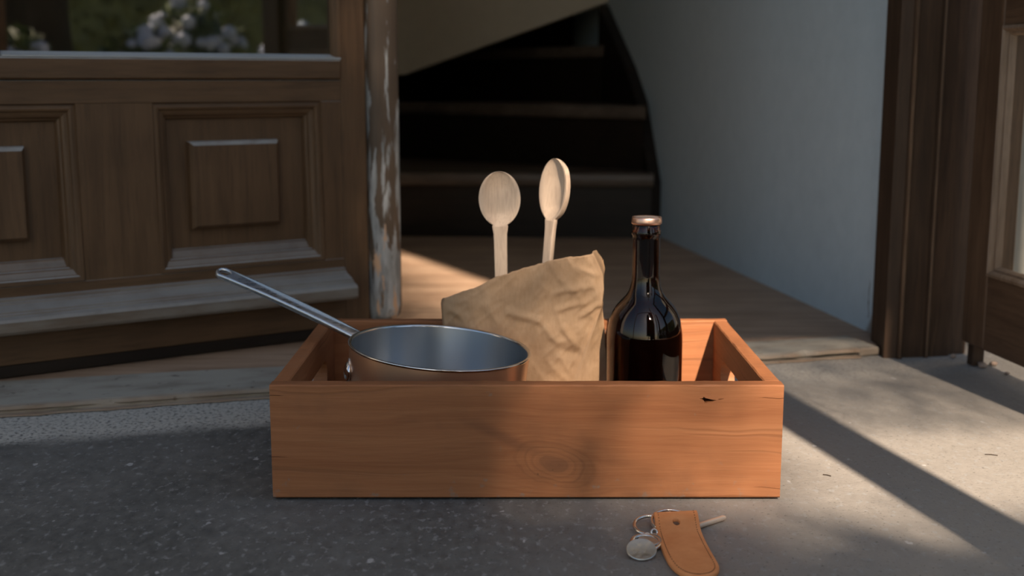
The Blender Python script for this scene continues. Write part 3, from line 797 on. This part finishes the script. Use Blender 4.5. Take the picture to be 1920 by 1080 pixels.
for kind, s_ in cols:
    col = []
    for j in range(NV + 1):
        v = j / NV
        def at(z):
            L, Rc, Rb = interp(TL, z), interp(TRc, z), interp(TRb, z)
            mid = .006 * math.sin(PI * min(1, z / .14))
            yl, yr, yb = 1.3125, 1.2960, 1.353
            if kind == 'f': return (L + (Rc - L) * s_, yl + (yr - yl) * s_ - mid * math.sin(PI * s_) * .6)
            if kind == 's':
                x = Rc + (Rb - Rc) * s_; dpth = .011 if z < .14 else .024
                return (x, yr + dpth * s_ + (.006 * math.sin(PI * s_) if z > .14 else -.001))
            if kind == 'b': return (Rb + (L - Rb) * s_, (yr + (.011 if z < .14 else .024)) + (yb - yr - .018) * min(1, s_ * 6))
            return (L - .003 * math.sin(PI * s_), yb - (yb - yl) * s_)
        x0_, _ = at(.12)
        if kind in 'f': x0_ = -.075 + (.0905 + .075) * s_
        zt = interp(TT, x0_)
        if kind == 'b': zt -= .010
        if kind == 'l': zt = interp(TT, -.074) - .010 * (1 - s_)
        if kind == 's': zt = interp(TT, .0905) + (.0015 - .011 * s_ * s_ if s_ > .5 else .0015)
        zt += .0012 * noise.noise((x0_ * 60, 3, 1)) + .0008 * noise.noise((x0_ * 170, 5, 1))
        z = BZ + (zt - BZ) * v
        x, y = at(z)
        d = crumple((x, y, z))
        if kind == 'f': d += folds(x, z) - (.0035 * max(0, (s_ - .93) / .07) if z < .135 else 0); y -= d * (1 - .3 * (s_ > .97))
        elif kind == 's': x += d * .5 * math.sin(PI * s_); y -= d * .5 * math.sin(PI * s_)
        elif kind == 'b': y += d * .4 - .002
        else: x -= d * .4
        # right facet creases
        col.append((x - .02, y - 1.333, z - BZ))
    vv.append(col)
rows = [[vv[i][j] for i in range(len(cols))] for j in range(NV + 1)]
bmg = rings_mesh(rows, True, True, False)
bg_o = obj('paper', bmg, paper, bag, smooth=True)
sm = bg_o.modifiers.new('thickness', 'SOLIDIFY'); sm.thickness = .0005; sm.offset = -1

# ------------------------------------------------------------------ wooden spoons
def spoon(name, loc, rz, tilt, L, wd, bl, th, label):
    e = empty(name, loc, (tilt[0], tilt[1], rz), label=label, cat='spoon', group='wooden spoons in the paper bag')
    nk = L - bl
    def ring(z):
        if z < nk - .010:
            w_ = .0055 + .0018 * (z / nk); dd = 0; t_ = .0078; yf = 0
        else:
            u = (z - nk) / bl
            if u < 0:
                k = 1 + u * bl / .010; k = k * k * (3 - 2 * k); w_ = .0073 + .0012 * k; dd = 0; t_ = .0078; yf = 0
            else:
                # egg shaped bowl, widest a little above the middle
                uu = max(0., min(1., u)); e_ = math.sqrt(max(0, 1 - (2 * uu - 1) ** 2)) if uu > .5 else math.sqrt(max(0, 1 - (1 - uu / .5) ** 2.0))
                w_ = wd / 2 * e_ * (1 if uu > .5 else (.98 + .02 * uu * 2)); w_ = max(w_, .0086 * (1 - uu * 3) if uu < .33 else 0)
                k = min(1, uu / .12); kk = min(1, (1 - uu) / .15)
                dd = th * .62 * min(1, uu / .22) ** .8 * min(1, (1 - uu) / .3) ** .6; t_ = .0078 + (th - .0078) * math.sin(PI * min(1, uu * 1.05)) ** .7 if uu < .95 else .006
                t_ = max(t_, .0055) * (.55 + .45 * min(1, e_ * 1.6)) if uu > .6 else max(t_, .0078)
                yf = 0
        sb = .0022 if dd == 0 else min(.0068, .0022 + dd * .9, t_ * .8)
        pts = []
        n = 14
        for i in range(n + 1):
            u_ = -1 + 2 * i / n
            r_ = max(0, (1 - (abs(u_) / .90) ** 2.2)) if abs(u_) < .90 else 0
            pts.append((w_ * u_, yf + dd * r_ + (.0008 if abs(u_) > .99 else 0), z))
        for i in range(n + 1):
            u_ = 1 - 2 * i / n
            pts.append((w_ * u_ * .995, yf + sb + (t_ - sb) * (1 - abs(u_) ** (3.2 if dd == 0 else 2.2)) ** .7, z))
        return pts
    zs = [nk * i / 12 for i in range(12)] + [nk - .010 + .010 * i / 6 for i in range(7)]
    zs = sorted(set(zs))
    obj('handle', rings_mesh([ring(z) for z in zs], True, True, True), maple, e, auto=50)
    zb_ = [nk + bl * (.5 - .5 * math.cos(PI * i / 34)) for i in range(35)]
    zb_[0] = nk - .0001; zb_[-1] = nk + bl * .9995
    obj('bowl', rings_mesh([ring(z) for z in zb_], True, True, True), maple, e, auto=50)
    return e
spoon('wooden_spoon', (-.0090, 1.3310, .016), 0, (R(.5), R(-1.1), 0), .2625, .0455, .0600, .0125, 'pale wooden spoon facing the viewer, left of the two in the paper bag')
spoon('wooden_spoon', (.0235, 1.3210, .016), R(-52), (R(-6.0), R(0), 0), .2775, .0455, .0680, .0135, 'pale wooden spoon turned sideways, right and taller of the two in the bag')

# ------------------------------------------------------------------ key ring with leather tag
KX, KY = .139, .985
kr = empty('key_ring', (KX, KY, 0), label='key ring with tan leather tag, steel rings and metal discs in front of the crate', cat='key ring')
tagp = [(.1212, 1.0026), (.140, 1.0050), (.1590, 1.0077), (.1586, .9950), (.1583, .9771), (.1587, .9560), (.1595, .9355), (.1608, .9160), (.1613, .9040), (.1600, .8960), (.1560, .8885), (.1500, .8842), (.1429, .8822), (.1370, .8838), (.1310, .8880), (.1262, .8960), (.1232, .9080), (.1217, .9220), (.1208, .9400), (.1206, .9600), (.1208, .9800)]
P2 = [(x - KX, y - KY) for x, y in tagp]
def smooth_poly(p, it=2, keep=(0, 2)):
    q = [Vector((*a, 0)) for a in p]
    out = []
    n = len(q)
    for i in range(n):
        a, b_ = q[i], q[(i + 1) % n]
        for k in range(3): out.append(a.lerp(b_, k / 3))
    kp = {3 * k for k in keep}
    for _ in range(it):
        out = [out[i] if i in kp else (out[i-1] + out[i] * 2 + out[(i+1) % len(out)]) / 4 for i in range(len(out))]
    return [(v.x, v.y) for v in out]
outl = smooth_poly(P2)
hc = (.1390 - KX, .9893 - KY)
hol = [(hc[0] + .0029 * math.cos(2*PI*k/20), hc[1] + .0042 * math.sin(2*PI*k/20)) for k in range(20)]
def tagz(x, y):   # the tag lies over the rings at its far end
    k = max(0, min(1, (y + .012) / .030)); return .0036 + .0074 * k * k * (3 - 2 * k)
me = plate(outl, [hol], .0042, .0012, 3)
b = bmesh.new(); b.from_mesh(me)
b.to_mesh(me); b.free()
for v in me.vertices: v.co.z += tagz(v.co.x, v.co.y) - .0012
tg = link('leather_tag', me, leather, kr, auto=50); tg['label'] = 'tan leather tag with stitched edges and one hole'
hd_ = lathe([(.0029, 0), (.0004, .0001)], 16); bmesh.ops.scale(hd_, vec=(1, 1.4, 1), verts=hd_.verts); bmesh.ops.translate(hd_, vec=(hc[0], hc[1], .0042), verts=hd_.verts)
obj('hole_lining', hd_, leather_edge, tg)
# stitches follow the long edges
b = bmesh.new()
cen = Vector((.1405 - KX, .945 - KY))
n = len(outl)
acc = 0; dash = True
for i in range(n):
    if i < 6: continue          # no stitching along the top edge
    a, c = Vector(outl[i]), Vector(outl[(i + 1) % n])
    L = (c - a).length; tdir = (c - a).normalized(); nin = Vector((tdir.y, -tdir.x))
    if nin.dot(cen - a) < 0: nin = -nin
    m_ = max(1, int(L / .0026))
    for q in range(m_):
        p = a + tdir * L * (q + .5) / m_ + nin * .0034
        zz = tagz(p.x, p.y) + .00095
        h_ = tdir * .0007; s2 = nin * .00022
        vs_ = [b.verts.new((w_.x, w_.y, zz + dz)) for dz in (0, .00035) for w_ in (p - h_ - s2, p + h_ - s2, p + h_ + s2, p - h_ + s2)]
        for f in ((4,5,6,7), (0,1,5,4), (1,2,6,5), (2,3,7,6), (3,0,4,7)): b.faces.new([vs_[k] for k in f])
obj('stitching', b, thread, tg)['kind'] = 'stuff'

def ringpath(c, r, tilt, az, n=60, turns=1, pitch=0, sy=1):
    m = Matrix.Rotation(az, 3, 'Z') @ Matrix.Rotation(tilt, 3, 'X'); c = Vector(c)
    k = int(n * turns)
    return [c + m @ Vector((r * math.cos(2*PI*i/n), sy * r * math.sin(2*PI*i/n), pitch * i / n)) for i in range(k + (1 if turns != 1 else 0))]
def lift(path, r):
    lo = min(p.z for p in path); return [p + Vector((0, 0, r - lo)) for p in path]
p = lift(ringpath((.1360 - KX, .9950 - KY, 0), .0172, R(14), R(0), 60, 1.96, .0018), .00125)
obj('split_ring', tube(p, .00125, 10), nickel, kr, smooth=True)
p = lift(ringpath((.1175 - KX, .9890 - KY, 0), .0140, R(14), R(-8), 60), .0015)
obj('ring', tube(p, .0015, 12, True), nickel, kr, smooth=True)
# links between the rings
lk = [((.1185, .9730), .0028, R(60), R(30)), ((.1150, .9680), .0030, R(15), R(70)), ((.1115, .9640), .0027, R(65), R(10))]
for (x, y), r_, ti, az in lk:
    p = lift(ringpath((x - KX, y - KY, 0), r_, ti, az, 24), .0009)
    p = [q + Vector((0, 0, .0012)) for q in p]
    obj('chain_link', tube(p, .0010, 8, True), nickel, kr, smooth=True)
p = lift(ringpath((.1090 - KX, .9520 - KY, 0), .0112, R(10), R(5), 48), .0018)
obj('ring', tube(p, .0018, 12, True), nickel, kr, smooth=True)
def disc(x, y, z, r_, tilt, az, name):
    b = lathe([(.0004, 0), (r_ * .96, 0), (r_, .0005), (r_, .0012), (r_ * .96, .0017), (r_ * .90, .0015), (.0004, .0015)], 40)
    m = Matrix.Translation((x - KX, y - KY, z)) @ Matrix.Rotation(az, 4, 'Z') @ Matrix.Rotation(tilt, 4, 'X')
    bmesh.ops.transform(b, matrix=m, verts=b.verts)
    return obj(name, b, tin, kr, auto=40)
disc(.1130, .9560, .0042, .0095, R(8), R(-10), 'metal_disc')
disc(.1035, .9330, .0050, .0122, R(22), R(-4), 'metal_disc')['label'] = 'front metal disc, dull and worn'
# key shank sticking out to the right
b = tube([(.1560 - KX, .9905 - KY, .0030), (.1640 - KX, .9975 - KY, .0030), (.1820 - KX, 1.0115 - KY, .0030), (.1842 - KX, 1.0132 - KY, .0030)], lambda t: .0024 if t < .95 else .0016, 16)
obj('key_shank', b, bronze, kr, auto=50)

# bits on the ground
def bit(x, y, L, az, label):
    b = tube([(-L/2, 0, .0006), (0, L * .08, .0008), (L/2, 0, .0006)], .0005, 6)
    o = obj('twig', b, bark); o.location = (x, y, 0); o.rotation_euler = (0, 0, az); tag(o, label, 'twig')
bit(.3035, 1.135, .008, R(-35), 'tiny dark twig on the sunlit ground beside the wide shadow stripe')
bit(.487, 1.200, .012, R(-20), 'dark splinter on the sunlit ground near the right edge')

# ------------------------------------------------------------------ behind the viewer: added sun blockers, then the garden mirrored in the door glass
def shade_at(X, Y, h, Yp):
    k = (Y - Yp) / -S.y
    return X + S.x * k, h + S.z * k
def foliage(bm, inside, n, size, rnd):
    for _ in range(n):
        p, nrm = inside(rnd)
        d = Vector((rnd.gauss(0, 1), rnd.gauss(0, 1), rnd.gauss(0, 1))).normalized()
        t = d.cross(Vector((rnd.gauss(0, 1), rnd.gauss(0, 1), rnd.gauss(0, 1)))).normalized()
        s_ = size * rnd.uniform(.6, 1.3)
        q = [p - d * s_, p + t * s_ * .45, p + d * s_, p - t * s_ * .45]
        bm.faces.new([bm.verts.new(v) for v in q])
YS = -3.5
# unseen tree, added: its right edge shapes the left limit of the sunlight
YC = -4.9
xb, zlo = shade_at(.15, 1.0655, .05, YC); xt, zhi = shade_at(-.165, 2.10, .012, YC)
XC, RC = xb - .78, .72
con = empty('shade_conifer', (0, YC, -.012), label='unseen columnar tree added behind the viewer to block sun on the left', cat='tree')
def edge_x(z): return xb + (xt - xb) * (z - zlo) / (zhi - zlo) if z > zlo - .3 else xb
def con_r(z):
    rr = edge_x(z) - XC
    if z > 6.4: rr *= max(.02, math.sqrt(max(0, 1 - ((z - 6.4) / 1.5) ** 2)))
    return rr
rows = []
for i in range(25):
    z = .5 + 7.3 * i / 24; rr = max(.03, con_r(z) - (.17 if z < zlo + .2 else .12))
    rows.append([(XC + rr * math.cos(2*PI*k/20), .5 * rr * math.sin(2*PI*k/20), z) for k in range(20)])
obj('crown', rings_mesh(rows, True, True, True), leaf_dark, con)
obj('trunk', tube([(XC, 0, 0), (XC + .01, 0, .3), (XC, 0, .55)], .09, 12), bark, con)
b = bmesh.new(); rnd = random.Random(5)
def on_con(r):
    z = r.uniform(.6, 7.6); a = r.gauss(0, .4) if r.random() < .7 else r.uniform(0, 2*PI)
    rr = con_r(z) + (.15 - .32 * r.random() ** .6 if z < zlo + .25 else .07 - .24 * r.random() ** .6)
    return Vector((XC + rr * math.cos(a), .5 * rr * math.sin(a), z)), None
foliage(b, on_con, 16000, .024, rnd)
obj('leaves', b, leaf_dark, con, recalc=False)['kind'] = 'stuff'
# unseen bush, added so its top shapes the near limit of the sunlight
x_, HT = shade_at(.30, 1.04, 0, YS)
bush = empty('shade_bush', (0, YS - .10, -.012), label='unseen broad bush added behind the viewer to shade the near ground', cat='bush')
BX0 = shade_at(.02, 1.0, 0, YS)[0]; BX1 = BX0 + 1.3
def top_z(x): return HT - .03 * (x - x_) - .05
b = bmesh.new(); rows = []
for i in range(13):
    x = BX0 + (BX1 - BX0) * i / 12; t = top_z(x) - .10 - .25 * max(0, (i - 9) / 3) ** 2
    rows.append([(x, (.13 * math.cos(a)), max(.02, t * .5 + t * .5 * math.copysign(abs(math.sin(a)) ** .35, math.sin(a)))) for a in [2*PI*k/24 for k in range(24)]])
obj('crown', rings_mesh(rows, True, True, True), leaf_dark, bush)
b = bmesh.new(); rnd = random.Random(3)
foliage(b, lambda r: (Vector((r.uniform(BX0 - .1, BX1), r.uniform(-.12, .12), 0)) + Vector((0, 0, 1)) * (top_z(x_) + .07 - .26 * r.random() ** .7), None), 9000, .024, rnd)
foliage(b, lambda r: (Vector((r.uniform(BX0, BX1), .15 + r.gauss(0, .03), r.uniform(.1, HT - .25))), None), 2500, .04, rnd)
obj('leaves', b, leaf_green, bush, recalc=False)['kind'] = 'stuff'
# added out of view to shape the sun: canvas blind, its frame, loose leaves
yb_ = -1.2
p1 = shade_at(.34, 1.700, .015, yb_); p2 = shade_at(.50, 1.722, .015, yb_); e1 = shade_at(-.2299, 2.5803, .012, yb_); e2 = shade_at(-.0489, 2.2177, .012, yb_)
sl_ = (e2[1] - e1[1]) / (e2[0] - e1[0])
xl_ = e2[0] + (p1[1] - e2[1]) / sl_; TOP = 3.8
bl = empty('shade_blind', (0, yb_, 0), label='unseen canvas blind added behind the viewer, edges cut to limit the sunlight', cat='blind')
prism('cloth', [(xl_, p1[1]), (p2[0] + .25, p1[1] + .006), (p2[0] + .25, TOP), (e2[0] + (TOP - e2[1]) / sl_, TOP)], -.004, .004, canvas, bl, axis='y')
fr = empty('shade_frame', (0, yb_, 0), label='unseen timber frame of two posts and a beam added to hold the blind', cat='frame')
box('post', 1.75, 1.84, -.045, .045, -.012, TOP + .002, beam_wood, fr)
box('post', -2.04, -1.95, -.045, .045, -.012, TOP + .002, beam_wood, fr)
box('beam', -2.2, 1.95, -.05, .05, TOP + .002, TOP + .1, beam_wood, fr)
vine = empty('shade_climber', (0, yb_ + .12, TOP), label='unseen loose leaves added beside the blind to dim the sun near the step', cat='climber')
va = shade_at(.36, 1.28, 0, yb_ + .12); vb = shade_at(.60, 1.74, 0, yb_ + .12)
b = bmesh.new(); rnd = random.Random(11)
def on_vine(r):
    x = r.uniform(va[0] - .06, vb[0] + .12); lo = va[1] + .16 * max(0, (x - va[0] - .03)) * 0
    z = va[1] + (vb[1] - va[1]) * (r.random() ** .75)
    return Vector((x, r.gauss(0, .02), z - TOP)), None
foliage(b, on_vine, 18000, .0050, rnd)
obj('leaves', b, leaf_green, vine, recalc=False)['kind'] = 'stuff'
for k in range(5):
    x = va[0] + (vb[0] - va[0]) * (k + .3) / 5
    obj('stem', tube([(x + .01, 0, 0), (x - .01, .01, -.4), (x, 0, va[1] + .12 - TOP)], .0025, 6), bark, vine)
# timber post whose shadow is the wide stripe beside the crate
ps = empty('timber_post', (.334 + (1.3 - .25) * -S.x / S.y, .25, 0), label='square timber post standing just right of the viewer', cat='post')
ps.rotation_euler = (0, 0, R(SUN_AZ))
box('shaft', -.036, .036, -.03, .03, 0, 2.6, beam_wood, ps)
box('foot', -.0362, .0362, -.0302, .0302, 0, .012, frame_z, ps, bev=0)

# things mirrored in the glass of the left leaf
def trunk(name, x, y, r_, h, label, cat, mat):
    rows = []
    for i in range(14):
        z = -.012 + h * i / 13; k = r_ * (1.25 - .3 * min(1, z / .5))
        rows.append([(k * (1 + .08 * noise.noise((j, z * 2, x))) * math.cos(2*PI*j/18), k * math.sin(2*PI*j/18), z) for j in range(18)])
    o = obj(name, rings_mesh(rows, True, True, True), mat, smooth=True); o.location = (x, y, 0); tag(o, label, cat); return o
trunk('tree_trunk', 3.0, -1.95, .19, 4.5, 'thick dark tree trunk mirrored at the left of the door glass', 'tree', bark)
def shrub(x, y, r_, h, label, sd, fl_n=36):
    e = empty('flowering_shrub', (x, y, -.012), label=label, cat='shrub', group='flowering shrubs by the lawn')
    rnd = random.Random(sd)
    b = bmesh.new(); bmesh.ops.create_icosphere(b, subdivisions=2, radius=1)
    for v in b.verts: v.co = Vector((v.co.x * r_ * .8, v.co.y * r_ * .8, h * .5 + v.co.z * h * .45))
    obj('crown', b, leaf_dark, e)
    b = bmesh.new()
    def on(r):
        d = Vector((r.gauss(0, 1), r.gauss(0, 1), r.gauss(0, 1))).normalized()
        return Vector((d.x * r_, d.y * r_, h * .5 + d.z * h * .5)), None
    foliage(b, on, 260, .05, rnd)
    obj('leaves', b, leaf_green, e, recalc=False)['kind'] = 'stuff'
    for k in range(fl_n):
        d = Vector((rnd.gauss(-.7, .6), rnd.gauss(.6, .6), rnd.gauss(.35, .55))).normalized()
        b = bmesh.new(); bmesh.ops.create_icosphere(b, subdivisions=1, radius=rnd.uniform(.022, .05))
        bmesh.ops.translate(b, vec=(d.x * r_ * 1.0, d.y * r_ * 1.0, h * .5 + d.z * h * .5), verts=b.verts)
        obj('flower_head', b, flower, e)
for i, (x, y, r_, h) in enumerate([(2.95, -1.22, .24, .62), (3.62, -1.45, .27, .80), (3.80, -.82, .26, .66), (3.3, -.12, .22, .60), (3.72, .22, .22, .62), (4.2, -.25, .24, .58), (2.45, -1.50, .17, .60), (3.30, -.70, .15, .58)]):
    shrub(x, y, r_, h, ['low flowering shrub nearest the thick trunk', 'tall pale flowering shrub mirrored in the middle of the door glass', 'third flowering shrub from the thick trunk', 'small flowering shrub in front, nearest the house', 'flowering shrub at the house end of the row', 'low flowering shrub farthest out on the lawn', 'narrow flowering shrub in front of the thick trunk', 'narrow flowering shrub in the gap before the third shrub'][i], 20 + i)
leaf_olive = leaf_mat('olive hedge leaves', (.17, .16, .06, 1), (.26, .25, .10, 1))
side = empty('side_hedge', (7.4, -1.0, -.012), label='pale green hedge along the side of the lawn', cat='hedge')
b = bmesh.new(); add_box(b, -.4, .4, -7, 4, 0, 2.0, .1, 2); obj('hedge_core', b, leaf_olive, side)
b = bmesh.new(); rnd = random.Random(9)
foliage(b, lambda r: (Vector((-.42 + r.gauss(0, .04), r.uniform(-7, 4), r.uniform(0, 2))), None), 4500, .06, rnd)
obj('leaves', b, leaf_olive, side, recalc=False)['kind'] = 'stuff'
